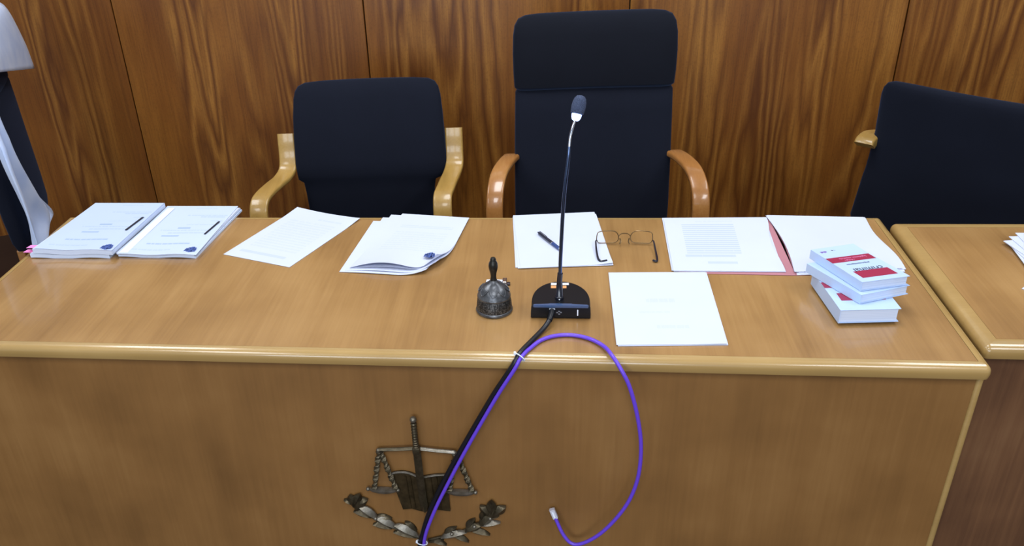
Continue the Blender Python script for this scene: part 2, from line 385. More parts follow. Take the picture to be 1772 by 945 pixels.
def low_chair(label, loc, rz, away=False, skew=0):
    t = thing('low_back_armchair', label, 'chair', loc, rz, 'low-backed black chairs with pale wooden arms')
    bm = bmesh.new()
    ROWS = [(.455, .17, .02, .02, .010), (.462, .196, .042, .02, .010), (.50, .205, .055, .02, .012), (.60, .208, .055, .02, .014), (.632, .212, .055, .02, .014), (.645, .232, .06, .019, .014), (.662, .2455, .064, .019, .015),
             (.70, .247, .066, .022, .016), (.78, .244, .066, .034, .018), (.85, .240, .064, .050, .020), (.90, .235, .060, .064, .020), (.922, .229, .052, .071, .020), (.936, .219, .040, .076, .020), (.944, .20, .024, .079, .02), (.947, .16, .008, .080, .02)]
    pad(bm, ROWS, p=3.4)
    if away:
        for v in bm.verts:                                              # this back is plain and widens slightly towards the seat
            hw0 = next((a_[1] + (b_[1] - a_[1]) * (v.co.z - a_[0]) / (b_[0] - a_[0]) for a_, b_ in zip(ROWS, ROWS[1:]) if a_[0] - 1e-6 <= v.co.z <= b_[0] + 1e-6), .2)
            if .48 < v.co.z < .80: v.co.x *= (.242 + .030 * (.80 - v.co.z) / .30) / hw0
            elif v.co.z <= .48: v.co.x *= 1.33
    else:
        for v in bm.verts:
            v.co.x += -.011 * min(1, max(0, (.66 - v.co.z) / .03))
            if v.co.z < .645: v.co.x *= 1.03
    mesh_obj('backrest', bm, M['fab'], t, True)
    bm = bmesh.new(); seat_pad(bm, .232, -.44, .02, .415, .075); mesh_obj('seat', bm, M['fab'], t, True)
    for s in (-1, 1):
        bm = bmesh.new()
        if away: P = [(s * .254, .052, .738), (s * .254, .042, .748), (s * .250, .005, .752), (s * .222, -.07, .735), (s * .20, -.13, .68), (s * .195, -.16, .60), (s * .195, -.17, .50), (s * .2, -.17, .42), (s * .2, -.17, .40)]
        else: P = [(s * .272, .030, .792), (s * .272, .024, .77), (s * .272, .014, .72), (s * .273, -.006, .683), (s * .275, -.045, .668), (s * .279, -.10, .666), (s * .283, -.155, .662), (s * .284, -.192, .652), (s * .285, -.215, .625), (s * .285, -.225, .58), (s * .284, -.225, .50), (s * .28, -.215, .44), (s * .265, -.20, .405), (s * .25, -.19, .40)]
        P = [(x + skew * min(1, max(0, -y / .2)), y, z) for x, y, z in P]
        sweep(bm, smoothpath(P, 5), rrect(.0285, .016 if away else .0085, .006, 3), Vector((1, 0, 0))); mesh_obj('armrest', bm, M['arm_light'], t, True)
    bm = bmesh.new(); box(bm, -.272, .272, -.22, -.16, .392, .414, .004); mesh_obj('seat_rail', bm, M['black_metal'], t)
    star_base(t); return t
def high_chair(label, loc, rz, lean=.155, arms=True):
    t = thing('high_back_armchair', label, 'chair', loc, rz, 'high-backed black chairs')
    yc = lambda z: (z - .48) * lean
    bm = bmesh.new()
    rows = [(.462, .19, .02, yc(.46), .01), (.47, .225, .05, yc(.47), .01), (.50, .2345, .064, yc(.5), .012), (.58, .236, .07, yc(.58), .014), (.75, .235, .07, yc(.75), .016), (.87, .233, .07, yc(.87), .016), (.928, .2315, .068, yc(.93), .016), (.936, .226, .056, yc(.936), .016)]
    pad(bm, rows, p=4); back = mesh_obj('backrest', bm, M['fab'], t, True)
    bm = bmesh.new()
    z_ = [(.9365, .226, .060, 0), (.946, .234, .079, -.004), (.985, .2365, .088, -.006), (1.04, .238, .090, -.006), (1.09, .2365, .086, -.004), (1.117, .232, .076, -.001), (1.133, .222, .056, .003), (1.141, .203, .030, .006), (1.144, .17, .010, .008)]
    pad(bm, [(z, hw, th, yc(z) + dy, .016) for z, hw, th, dy in z_], p=4); mesh_obj('headrest', bm, M['fab_dark'], back, True)
    bm = bmesh.new(); seat_pad(bm, .242 if arms else .17, -.46 if arms else -.30, .0, .41 if arms else .30, .08); mesh_obj('seat', bm, M['fab'] if arms else M['fab_brown'], t, True)
    for s in (-1, 1):
        bm = bmesh.new()
        if not arms:
            box(bm, s * .19 - .026, s * .19 + .026, -.03, -.004, .06, .47, .004); mesh_obj('back_post', bm, M['arm_dark'], t); continue
        P = [(s * .225, .052, .722), (s * .243, .015, .737), (s * .262, -.045, .741), (s * .280, -.105, .732), (s * .290, -.155, .708), (s * .294, -.185, .672), (s * .295, -.200, .62), (s * .293, -.200, .55), (s * .288, -.185, .48), (s * .275, -.15, .43), (s * .25, -.10, .405)]
        sweep(bm, smoothpath(P, 6), rrect(.0245, .0095, .0065, 3), Vector((1, 0, 0))); mesh_obj('armrest', bm, M['arm_dark'], t, True)
    bm = bmesh.new(); box(bm, -.26 if arms else -.16, .26 if arms else .16, -.15, -.06, .388 if arms else .278, .409 if arms else .299, .004); mesh_obj('seat_rail', bm, M['black_metal'], t)
    star_base(t, .415 if arms else .305); return t
low_chair('low-backed black armchair with pale bentwood arms, straight behind the loose letter sheet', (-1.392, 1.195, 0), math.radians(4), False, -.045)
high_chair('tall high-backed black armchair with amber wooden arms behind the microphone', (-.687, 1.12, 0), math.radians(2.5))
low_chair('low-backed black armchair turned askew behind the gap between the two tables', (.337, 1.0585, 0), math.radians(137), True)
chD = high_chair('black armchair turned sideways with a pale blue cloth hung over it', (-2.590, 1.142, .03), math.radians(-69), -.02, False)

# cloth hung on the sideways chair (thin draped sheets that follow its back)
def cloth_sheet(name, rowsL, rowsR, mat, root, org, amp=.012, n=14, thick=.004, folds=3.0):
    bm = bmesh.new(); L_, R_ = smoothpath(rowsL, 6), smoothpath(rowsR, 6); G = []
    for i, (a, b) in enumerate(zip(L_, R_)):
        row = []
        d = (b - a); nrm = Vector((d.y, -d.x, 0)).normalized()
        for j in range(n + 1):
            u = j / n; f = math.sin(u * PI * folds + i * .06) * amp * min(1, i / 8)
            row.append(bm.verts.new(a.lerp(b, u) + nrm * f))
        G.append(row)
    for A, B in zip(G, G[1:]):
        for j in range(n): bm.faces.new((A[j], A[j + 1], B[j + 1], B[j]))
    o = mesh_obj(name, bm, mat, root, True, org)
    md = o.modifiers.new('thickness', 'SOLIDIFY'); md.thickness = thick; md.offset = 0
    return o
orgC = Vector((-2.62, 1.22, .45))
cl = thing('draped_cloth', 'pale blue-white cloth hanging over the black chair turned sideways', 'cloth', orgC)
f_ = Vector((.935, .356, 0)); s_ = Vector((-.358, .934, 0)); o_ = Vector((-2.576, 1.113, 0))   # chair's front, far side
def cp(side, front, z): return o_ + s_ * side + f_ * front + Vector((0, 0, z))
cloth_sheet('shoulder', [cp(-.30, .070, 1.10), cp(-.30, .070, 1.14), cp(-.30, .045, 1.188), cp(-.30, -.01, 1.195), cp(-.30, -.060, 1.185), cp(-.30, -.070, 1.02)],
            [cp(.392, .060, .945), cp(.340, .062, 1.06), cp(.285, .045, 1.186), cp(.275, -.01, 1.194), cp(.265, -.060, 1.18), cp(.27, -.070, 1.02)], M['cloth'], cl, orgC, .003)
cloth_sheet('hanging_tail', [cp(-.32, .056, 1.10), cp(-.36, .060, .93), cp(-.37, .062, .83), cp(-.36, .064, .74), cp(-.355, .064, .66), cp(-.352, .064, .57), cp(-.352, .062, .48)],
            [cp(-.24, .056, 1.10), cp(-.255, .060, .945), cp(-.225, .064, .84), cp(-.10, .070, .66), cp(.010, .074, .545), cp(-.09, .070, .535), cp(-.28, .064, .50)], M['cloth'], cl, orgC, .016, 28, .003, 3.4)

# ------------------------------------------------------------------ papers
def sheet(name, root, org, q, z, mat, lift=None, th=.0006, n=10):
    """q = front-left, front-right, back-right, back-left in plan; lift(u,v) raises the sheet"""
    FL, FR, BR, BL = [Vector((*p, 0)) for p in q]
    bm = bmesh.new(); uvl = bm.loops.layers.uv.new('UVMap'); T, B = [], []
    for j in range(n + 1):
        v = j / n; rt_, rb = [], []
        for i in range(n + 1):
            u = i / n; p = FL.lerp(FR, u).lerp(BL.lerp(BR, u), v); h = lift(u, v) if lift else 0
            if isinstance(h, tuple): p = p + Vector((h[0], h[1], 0)); h = h[2]
            rt_.append((bm.verts.new((p.x, p.y, z + th + h)), (u, v))); rb.append((bm.verts.new((p.x, p.y, z + h)), (u, v)))
        T.append(rt_); B.append(rb)
    def face(*vs):
        f = bm.faces.new([x[0] for x in vs])
        for l, x in zip(f.loops, vs): l[uvl].uv = x[1]
    for j in range(n):
        for i in range(n):
            face(T[j][i], T[j][i + 1], T[j + 1][i + 1], T[j + 1][i]); face(B[j][i], B[j + 1][i], B[j + 1][i + 1], B[j][i + 1])
    for i in range(n):
        face(B[0][i], B[0][i + 1], T[0][i + 1], T[0][i]); face(B[n][i + 1], B[n][i], T[n][i], T[n][i + 1])
        face(B[i + 1][0], B[i][0], T[i][0], T[i + 1][0]); face(B[i][n], B[i + 1][n], T[i + 1][n], T[i][n])
    return mesh_obj(name, bm, mat, root, True, org)
def shift(q, dx, dy, a=0):
    c = (sum(p[0] for p in q) / 4, sum(p[1] for p in q) / 4); return [(x + dx, y + dy) for x, y in (rot2(p, c, a) for p in q)]
def flat(name, root, org, pts, z, mat, th=.0004, parent=None):
    bm = bmesh.new(); prism(bm, pts, th, 'z', z); return mesh_obj(name, bm, mat, parent or root, False, org)
def ring_stamp(root, org, c, z, r, mat):
    pts = []
    bm = bmesh.new()
    for k_ in range(9):
        a = k_ * 2 * PI / 9; p = (c[0] + r * math.cos(a), c[1] + r * math.sin(a) * .9); s = .0035 + .001 * (k_ % 3)
        prism(bm, [(p[0] - s, p[1] - s), (p[0] + s, p[1] - s * .6), (p[0] + s * .8, p[1] + s), (p[0] - s * .7, p[1] + s * .8)], .0003, 'z', z)
    prism(bm, [(c[0] + r * .62 * math.cos(t * PI / 5), c[1] + r * .62 * math.sin(t * PI / 5) * (1 if t % 2 else .7)) for t in range(10)], .0003, 'z', z)
    return mesh_obj('stamp', bm, mat, root, False, org)

# two bound case files at the bench end
wave = lambda u, v: .0016 * math.sin(u * 9 + 1) * (1 - v) ** 2
def case_file(label, layers, top_mat, bar, stamp_c, org):
    t = thing('case_file', label, 'documents', org, 0, 'bound case files')
    z = ZT + .0005; last = None
    for q, h, nm, mat in layers:
        o = sheet(nm, t, org, q, z, mat, wave, h - .0009, 16); z += h
    flat('binder_bar', t, org, bar, z + .0002, M['ink_blk'], .0012)
    ring_stamp(t, org, stamp_c, z + .0003, .011, M['stamp'])
    return t, z
orgS = Vector((-1.99, .54, ZT))
q1 = [(-2.112, .402), (-1.901, .405), (-1.872, .690), (-2.075, .690)]
t1, z1 = case_file('thicker case file with two pink tabs at the bench end', [(q1, .0115, 'lower_bundle', M['pages']), (shift(q1, .002, .003), .0012, 'cover_sheet', M['paper']), (shift([(-2.100, .400), (-1.888, .399), (-1.868, .688), (-2.073, .688)], 0, 0), .0135, 'page_bundle', M['pages']),
    ([(-2.095, .400), (-1.886, .396), (-1.868, .685), (-2.071, .686)], .0016, 'top_sheet', M['p_court'])], M['p_court'], [(-1.902, .508), (-1.896, .508), (-1.884, .588), (-1.890, .588)], (-1.853 - .052, .412), orgS)
for i, (x, y, z, L_) in enumerate(((-2.126, .421, .772, .03), (-2.136, .418, .761, .034))):
    bm = bmesh.new(); prism(bm, [(x, y - .006), (x + L_, y - .006), (x + L_, y + .010), (x + .004, y + .010)], .0009, 'z', z); mesh_obj('sticky_tab', bm, M['pink_tab'], t1, False, orgS)
orgS2 = Vector((-1.78, .55, ZT))
q2 = [(-1.886, .412), (-1.681, .408), (-1.655, .690), (-1.863, .695)]
t2, z2 = case_file('thinner case file with a wide margin, beside the thicker tabbed one', [(q2, .006, 'lower_bundle', M['pages']), (shift(q2, -.003, -.001), .0045, 'page_bundle', M['pages']), (shift(q2, -.004, -.002), .0015, 'cover_sheet', M['paper']),
    ([(-1.883, .403), (-1.677, .403), (-1.666, .696), (-1.871, .697)], .0016, 'top_sheet', M['p_court2'])], M['p_court2'], [(-1.698, .515), (-1.693, .515), (-1.681, .592), (-1.686, .592)], (-1.700, .428), orgS2)
flat('clear_margin_strip', t2, orgS2, [(-1.880, .41), (-1.858, .41), (-1.842, .68), (-1.862, .68)], z2 + .0003, M['white_label'], .0003)

t2.location.x += .005
# loose letter
org = Vector((-1.46, .53, ZT))
t = thing('letter_sheet', 'single sheet of paper lying askew before the left low-backed chair', 'paper', org)
sheet('sheet', t, org, [(-1.613, .430), (-1.425, .364), (-1.308, .637), (-1.498, .709)], ZT + .0004, M['p_letter'], lambda u, v: .006 * max(0, v - .8) ** 1 * 5 * (u - .5) ** 2 * 4 * .6, .0006, 14)

# curled pile
org = Vector((-1.15, .5, ZT))
t = thing('curled_paper_pile', 'pile of sheets with a curled front corner and a blue stamp', 'paper', org)
qb = [(-1.298, .343), (-1.085, .322), (-1.058, .608), (-1.270, .627)]
def curl(s, h):
    def f(u, v):
        d = max(0, (u - .62) / .38) * max(0, (1 - v - .45) / .55); e = (1 - v) ** 3 * math.sin(min(1, u / .8) * PI) * h * .9
        k_ = d * d
        return (-.012 * k_ * s, .040 * k_ * s, .013 * k_ * s + e + .004 * k_)
    return f
sheet('sheet', t, org, qb, ZT + .0004, M['paper'], curl(.45, .002), .0008, 18)
sheet('sheet', t, org, [(-1.286, .350), (-1.066, .330), (-1.035, .625), (-1.248, .646)], ZT + .0016, M['paper'], curl(.8, .004), .0008, 18)
sheet('sheet', t, org, [(-1.270, .360), (-1.052, .342), (-1.022, .636), (-1.228, .660)], ZT + .0030, M['paper'], curl(.9, .008), .0008, 18)
sheet('sheet', t, org, [(-1.276, .357), (-1.056, .340), (-1.018, .638), (-1.198, .664)], ZT + .0044, M['p_pile'], curl(1.25, .020), .0008, 18)
ring_stamp(t, org, (-1.090, .405), ZT + .0150, .0095, M['stamp'])

# centre pile under the pen
org = Vector((-.79, .52, ZT))
t = thing('note_paper_pile', 'blank white sheets under the dark pen behind the microphone', 'paper', org)
sheet('sheet', t, org, [(-.886, .372), (-.668, .391), (-.694, .668), (-.906, .655)], ZT + .0004, M['paper'], None, .0008)
sheet('sheet', t, org, [(-.880, .366), (-.662, .386), (-.692, .668), (-.905, .660)], ZT + .0014, M['paper'], None, .0008)
sheet('sheet', t, org, [(-.874, .365), (-.663, .389), (-.696, .679), (-.905, .657)], ZT + .0024, M['paper'], lambda u, v: .004 * max(0, u - .8) * max(0, .3 - v) * 15, .0008)

# open folder
org = Vector((-.28, .5, ZT))
t = thing('open_folder', 'old-rose card folder lying open under two piles of pages', 'folder', org)
flat('cover', t, org, [(-.520, .352), (-.270, .346), (-.262, .500), (-.268, .650), (-.512, .644)], ZT + .0004, M['pink_card'], .0008)
flat('cover', t, org, [(-.269, .346), (-.050, .366), (-.060, .640), (-.267, .652)], ZT + .0004, M['pink_card'], .0008)
org = Vector((-.40, .5, ZT))
t = thing('folder_page_pile', 'pages with a dense block of print on the old-rose folder', 'paper', org)
qf = [(-.531, .358), (-.289, .359), (-.274, .645), (-.525, .640)]
sheet('sheet', t, org, shift(qf, -.003, .004), ZT + .0014, M['paper'], None, .0008)
fl = lambda u, v: (-.010 * max(0, u - .8) * 5 * math.sin(v * PI) ** 2, 0, .002 * math.sin(v * PI) * max(0, u - .7) * 3)
sheet('sheet', t, org, shift(qf, .001, -.001), ZT + .0024, M['paper'], fl, .0008, 16)
sheet('sheet', t, org, qf, ZT + .0034, M['p_folder'], fl, .0008, 16)
org = Vector((-.15, .5, ZT))
t = thing('blank_page_pile', 'blank pages on the old-rose folder half under the book stack', 'paper', org)
qr = [(-.268, .352), (-.038, .372), (-.046, .640), (-.271, .650)]
for i, (dx, dy, a) in enumerate(((.001, -.006, .0), (.004, .002, .012), (-.001, .006, -.012), (-.003, .003, .004))):
    sheet('sheet', t, org, shift(qr, dx, dy, a), ZT + .0014 + i * .0011, M['paper'], lambda u, v: (.006 * math.sin(v * 7) * max(0, u - .8) * 4 + .010 * max(0, .25 - u) * 4 * math.sin(v * PI), 0, 0), .0009, 14)

# foreground sheets
org = Vector((-.57, .2, ZT))
t = thing('foreground_paper_pile', 'nearest white sheets lying straight between the microphone and the books', 'paper', org)
qn = [(-.673, .048), (-.462, .058), (-.462, .355), (-.675, .348)]
sheet('sheet', t, org, shift(qn, .002, -.001, .006), ZT + .0004, M['paper'], None, .0007)
sheet('sheet', t, org, shift(qn, .003, 0), ZT + .0013, M['paper'], None, .0007)
sheet('sheet', t, org, qn, ZT + .0022, M['p_note'], lambda u, v: .0015 * max(0, u - .7) * max(0, .2 - v) * 15, .0007)

# fanned papers on the second table
org = Vector((.32, .4, ZT))
t = thing('fanned_paper_pile', 'fanned stack of white papers on the second table', 'paper', org)
def a4(corner, a, w=.21, h=.297):
    BL = corner; r = (math.cos(a), math.sin(a)); d = (math.sin(a), -math.cos(a))
    return [(BL[0] + d[0] * h, BL[1] + d[1] * h), (BL[0] + d[0] * h + r[0] * w, BL[1] + d[1] * h + r[1] * w), (BL[0] + r[0] * w, BL[1] + r[1] * w), BL]
for i, (c, a) in enumerate((((.228, .494), -.10), ((.224, .500), .06), ((.219, .509), .20), ((.238, .529), .08), ((.258, .545), -.02))):
    sheet('sheet', t, org, a4(c, a), ZT + .0034 + i * .0016, M['paper'], None, .0012)
org = Vector((.30, .25, ZT))
t = thing('loose_note', 'lone sheet whose corner shows on the second table before the fanned papers', 'paper', org)
sheet('sheet', t, org, a4((.170, .297), .75, .15, .21), ZT + .0004, M['paper'], None, .0008)

# ------------------------------------------------------------------ code books
def txt(body, size, mat, parent, org, loc, rz, sx=1.0):
    cu = bpy.data.curves.new('text', 'FONT'); cu.body = body; cu.size = size; cu.align_x = 'CENTER'; cu.align_y = 'CENTER'; cu.extrude = .00008; cu.resolution_u = 2
    tmp = bpy.data.objects.new('text_tmp', cu); C.objects.link(tmp); bpy.context.view_layer.update()
    me = bpy.data.meshes.new_from_object(tmp.evaluated_get(bpy.context.evaluated_depsgraph_get())); bpy.data.objects.remove(tmp)
    me.materials.clear(); me.materials.append(mat)
    o = link(bpy.data.objects.new('lettering', me), parent); o.location = Vector(loc) - Vector(org); o.rotation_euler = (0, 0, rz); o.scale = (sx, 1, 1)
    return o
def lerpq(q, u, v):
    FL, FR, BR, BL = [Vector(p) for p in q]; p = FL.lerp(FR, u).lerp(BL.lerp(BR, u), v); return (p.x, p.y)
def code_book(label, q, z0, h, show_print, cover_top=.0009, low=0):
    c = lerpq(q, .5, .5); org = Vector((c[0], c[1], z0)); t = thing('code_book', label, 'book', org, 0, 'stacked paperback law codes')
    ins = [lerpq(q, u, v) for u, v in ((.02, .015), (.965, .015), (.965, .985), (.02, .985))]
    sheet('page_block', t, org, ins, z0 + .0012, M['pages'], None, h - .0024, 8)
    sheet('cover', t, org, q, z0 + .0001, M['cover'], None, .001, 8)
    zt = z0 + h - .0011
    cv = sheet('cover', t, org, q, zt, M['cover'], lambda u, v: .0016 * max(0, v - .8) * 5 * u, cover_top, 12)
    bm = bmesh.new(); A = [lerpq(q, 0.0, 0.0), lerpq(q, 0.012, 0.0), lerpq(q, 0.012, 1), lerpq(q, 0, 1)]; prism(bm, A, h - .0023, 'z', z0 + .0011); mesh_obj('spine', bm, M['cover'], t, False, org)
    if show_print:
        zp = zt + cover_top + .00015
        R4 = lambda u0, u1, v0, v1: [lerpq(q, u0, v0), lerpq(q, u1, v0), lerpq(q, u1, v1), lerpq(q, u0, v1)]
        a = math.atan2(q[1][1] - q[0][1], q[1][0] - q[0][0])
        flat('red_box', t, org, R4(.13, .87, .10 + low, .285 + low), zp, M['red'], .0002)
        flat('red_band', t, org, R4(.0, .97, .555, .70), zp, M['red'], .0002)
        P = lambda u, v: (*lerpq(q, u, v), zp + .0003)
        txt('criminal', .021, M['ink_blk'], t, org, P(.50, .312 + low), a + PI, .95)
        txt('enjuiciamiento', .0075, M['ink_navy'], t, org, P(.47, .475), a + PI, 1.15)
        txt('legislación española', .0085, M['pink_print'], t, org, P(.55, .645), a + PI, .9)
        txt('código', .006, M['pink_print'], t, org, P(.42, .59), a + PI, 1.4)
        bm = bmesh.new()
        for k_ in range(4): prism(bm, [lerpq(q, *x) for x in ((.10 + k_ * .035, .86 + .012 * (k_ % 2)), (.128 + k_ * .035, .86 + .012 * (k_ % 2)), (.135 + k_ * .035, .90), (.10 + k_ * .035, .905))], .0002, 'z', zp)
        mesh_obj('logo', bm, M['violet_print'], t, False, org)
        bm = bmesh.new()
        for k_ in range(2): prism(bm, [lerpq(q, *x) for x in ((.36 + k_ * .05, .90), (.40 + k_ * .05, .89), (.42 + k_ * .05, .925 + .01 * k_), (.385 + k_ * .05, .93))], .0002, 'z', zp)
        mesh_obj('emblem_print', bm, M['ink_navy'], t, False, org)
    return t
qb1 = [(-.236, .138), (-.120, .148), (-.131, .310), (-.250, .300)]
code_book('thickest law code paperback, bottom of the stack of three', qb1, ZT + .0056, .0300, True, .0009, .13)
qb2 = [(-.194, .163), (-.090, .205), (-.160, .336), (-.266, .296)]
code_book('middle paperback of the stack, bright cover between two others', qb2, ZT + .0364, .0205, False)
qb3 = [(-.192, .177), (-.094, .205), (-.163, .346), (-.256, .319)]
code_book('top paperback of the stack with crimson bands and lettering', qb3, ZT + .0576, .0205, True)

# ------------------------------------------------------------------ hand bell
org = Vector((-.922, .180, ZT)); t = thing('hand_bell', 'tarnished metal hand bell with chased band and dark handle', 'bell', org)
c = (-.922, .180, ZT + .0002)
bm = bmesh.new(); lathe(bm, [(.034, 0), (.0385, .001), (.0395, .004), (.0385, .007), (.0375, .008)], c); mesh_obj('rim', bm, M['bell'], t, True, org)
bm = bmesh.new(); lathe(bm, [(.0374, .008), (.0376, .012), (.0368, .022), (.0352, .030), (.0342, .034)], c, 56); mesh_obj('chased_band', bm, M['bell_band'], t, True, org)
bm = bmesh.new(); lathe(bm, [(.0342, .034), (.0354, .0358), (.0354, .038), (.0340, .040), (.0325, .046), (.0290, .053), (.0235, .059), (.0165, .064), (.0105, .068), (.0072, .073)], c, 56)
mesh_obj('dome', bm, M['bell'], t, True, org)
bm = bmesh.new(); lathe(bm, [(.0072, .073), (.0062, .078), (.0058, .083), (.0068, .090), (.0090, .099), (.0098, .106), (.0092, .112), (.0070, .117), (.0060, .119), (.0062, .122), (.0045, .125), (.001, .126)], c, 24)
mesh_obj('handle', bm, M['bell_dark'], t, True, org)
# embossed swags on the dome
for k_ in range(8):
    a0 = k_ * PI / 4
    P = [Vector((c[0] + r * math.cos(a0 + da), c[1] + r * math.sin(a0 + da), c[2] + z)) for da, r, z in ((-.36, .0250, .0585), (-.2, .0308, .0515), (0, .0330, .0465), (.2, .0308, .0515), (.36, .0250, .0585))]
    bm = bmesh.new(); tube(bm, P, .0011, 6, 4); mesh_obj('swag', bm, M['bell'], t, True, org)

# small white tag behind the bell
org = Vector((-.925, .302, ZT)); t = thing('white_tag', 'small white tag with a clip lying behind the hand bell', 'tag', org)
flat('card', t, org, [(-.950, .292), (-.914, .290), (-.912, .312), (-.948, .312)], ZT + .0004, M['white_label'], .0012)
bm = bmesh.new(); box(bm, -.912, -.902, .292, .314, ZT + .0004, ZT + .006, .0015); cl_ = mesh_obj('clip', bm, M['chrome'], t, False, org)
bm = bmesh.new(); box(bm, -.9015, -.894, .286, .296, ZT + .0004, ZT + .005, .001); mesh_obj('clip_tip', bm, M['temple'], cl_, False, org)

# ------------------------------------------------------------------ microphone
org = Vector((-.782, .19, ZT)); t = thing('desk_microphone', 'black gooseneck microphone with glowing ring on a half-round base', 'microphone', org)
xc, yf = -.782, .148
def dee(s, dz=0):
    out = [(xc - .0615 * s, yf + (1 - s) * .05), (xc + .0615 * s, yf + (1 - s) * .05)]
    for j in range(0, 17):
        a = j / 16 * PI; out.append((xc + .0615 * s * math.cos(a), yf + .028 + .079 * s * math.sin(a)))
    return out
bm = bmesh.new(); rings = []
for s, z in ((.97, 0), (1, .002), (1, .012), (.985, .027), (.965, .0305)):
    rings.append([bm.verts.new((x, y, ZT + .0004 + z)) for x, y in dee(s)])
for A, B in zip(rings, rings[1:]):
    for j in range(len(A)): bm.faces.new((A[j], A[(j + 1) % len(A)], B[(j + 1) % len(A)], B[j]))
bm.faces.new(rings[0][::-1]); bm.faces.new(rings[-1]); base = mesh_obj('base', bm, M['black_plastic'], t, True, org)
bm = bmesh.new()
prism(bm, [(xc - .0565, yf - .0005), (xc + .0565, yf - .0005), (xc + .0565, yf + .005), (xc + .024, yf + .0055), (xc + .022, yf + .009), (xc - .024, yf + .009), (xc - .026, yf + .0055), (xc - .0565, yf + .005)], .006, 'z', ZT + .0262)
bmesh.ops.bevel(bm, geom=list(bm.edges), offset=.001, segments=2, affect='EDGES'); mesh_obj('front_ridge_highlight', bm, M['ridge_glint'], t, True, org)  # bar added along the front lip to carry the painted bluish highlight
zt = ZT + .0310
flat('white_sticker', t, org, [(xc - .021, .236), (xc + .017, .237), (xc + .017, .246), (xc - .021, .245)], zt + .0001, M['white_label'], .0004)
for x0, x1 in ((-.021, -.010), (-.003, .012)):
    flat('orange_sticker', t, org, [(xc + x0, .222), (xc + x1, .2225), (xc + x1, .2335), (xc + x0, .233)], zt + .0001, M['orange'], .0004)
bm = bmesh.new(); box(bm, xc + .0335, xc + .0362, yf - .0012, yf + .001, ZT + .008, ZT + .022, .0008); mesh_obj('switch_mark', bm, M['white'], t, False, org)
bm = bmesh.new()
for k_, (dx, dz) in enumerate(((-.004, .015), (.0035, .0155), (0, .0115), (0, .018))): box(bm, xc - .003 + dx - .0019, xc - .003 + dx + .0019, yf - .0009, yf + .001, ZT + dz - .0011, ZT + dz + .0011)
mesh_obj('logo_mark', bm, plain('grey_print', lin(120, 122, 132), .5), t, False, org)
bm = bmesh.new(); box(bm, -.8055, -.7935, yf - .004, yf + .002, ZT + .0175, ZT + .0245, .0012); mesh_obj('cable_socket', bm, M['white'], t, False, org)
sx, sy = -.785, .178
bm = bmesh.new(); sweep(bm, [Vector((sx, sy, zt - .001)), Vector((sx, sy, zt + .006)), Vector((sx, sy, zt + .008)), Vector((sx, sy + .001, zt + .045)), Vector((sx + .001, sy + .001, zt + .060))], lambda f: circ(.0095 if f < .3 else (.0075 if f < .6 else .0058), 18)); mesh_obj('stem_socket', bm, M['stem_black'], t, True, org)
bm = bmesh.new(); box(bm, sx - .0015, sx + .0015, sy - .0108, sy - .0085, zt + .001, zt + .004, .0006); mesh_obj('screw', bm, M['chrome'], t, False, org)
P = [(sx + .001, sy + .001, zt + .058), (-.7835, .180, .885), (-.7795, .184, 1.0), (-.772, .193, 1.085), (-.7705, .198, 1.108)]
bm = bmesh.new(); tube(bm, P, .0040, 12, 6); mesh_obj('gooseneck_tube', bm, M['steel'], t, True, org)
P = [(-.7705, .198, 1.107), (-.7688, .203, 1.125), (-.7645, .209, 1.143), (-.7590, .216, 1.158)]
bm = bmesh.new(); tube(bm, P, .0030, 12, 6); mesh_obj('gooseneck_bend', bm, M['chrome'], t, True, org)
ax = Vector((.0065, .013, .0265)).normalized(); b0 = Vector((-.7590, .216, 1.157))
def along(bm, prof, n=24): 
    u_ = ax.orthogonal().normalized(); v_ = ax.cross(u_); rings = []
    for r, d in prof: rings.append([bm.verts.new(b0 + ax * d + u_ * r * math.cos(2 * PI * j / n) + v_ * r * math.sin(2 * PI * j / n)) for j in range(n)])
    for A, B in zip(rings, rings[1:]):
        for j in range(n): bm.faces.new((A[j], A[(j + 1) % n], B[(j + 1) % n], B[j]))
    bm.faces.new(rings[0][::-1]); bm.faces.new(rings[-1])
bm = bmesh.new(); along(bm, [(.0042, -.004), (.0070, -.002), (.0088, .002), (.0096, .006), (.0096, .009)]); mesh_obj('glowing_ring', bm, M['led'], t, True, org)
bm = bmesh.new(); along(bm, [(.0090, .0085), (.0122, .010), (.0134, .016), (.0138, .024), (.0132, .032), (.0112, .039), (.0075, .0435), (.002, .045)]); mesh_obj('foam_windscreen', bm, M['foam'], t, True, org)

# ------------------------------------------------------------------ cables
org = Vector((-.8, .13, ZT))
bk = thing('microphone_cable', 'black cable running from the microphone base over the bench edge', 'cable', org)
P = [(-.7995, .142, .7705), (-.801, .130, .769), (-.808, .112, .7615), (-.820, .090, .7562), (-.840, .050, .7560), (-.859, .010, .7562), (-.8665, -.004, .7490), (-.874, -.0085, .736), (-.890, -.008, .707), (-.918, -.006, .655), (-.981, -.004, .526), (-1.030, -.004, .421), (-1.064, -.004, .335), (-1.082, -.004, .275), (-1.090, -.003, .243), (-1.098, -.002, .17), (-1.10, -.004, .02)]
bm = bmesh.new(); tube(bm, P, .0052, 12, 6); mesh_obj('sheath', bm, M['black_rubber'], bk, True, org)
bm = bmesh.new(); sweep(bm, [Vector((-.7993, .1435, .7708)), Vector((-.8015, .128, .7685)), Vector((-.805, .117, .764))], lambda f: circ(.0070 - .0012 * f, 12)); mesh_obj('plug_boot', bm, M['black_plastic'], bk, True, org)
org = Vector((-.75, 0, .6))
pu = thing('network_cable', 'purple network cable looping over the bench edge with a loose plug', 'cable', org)
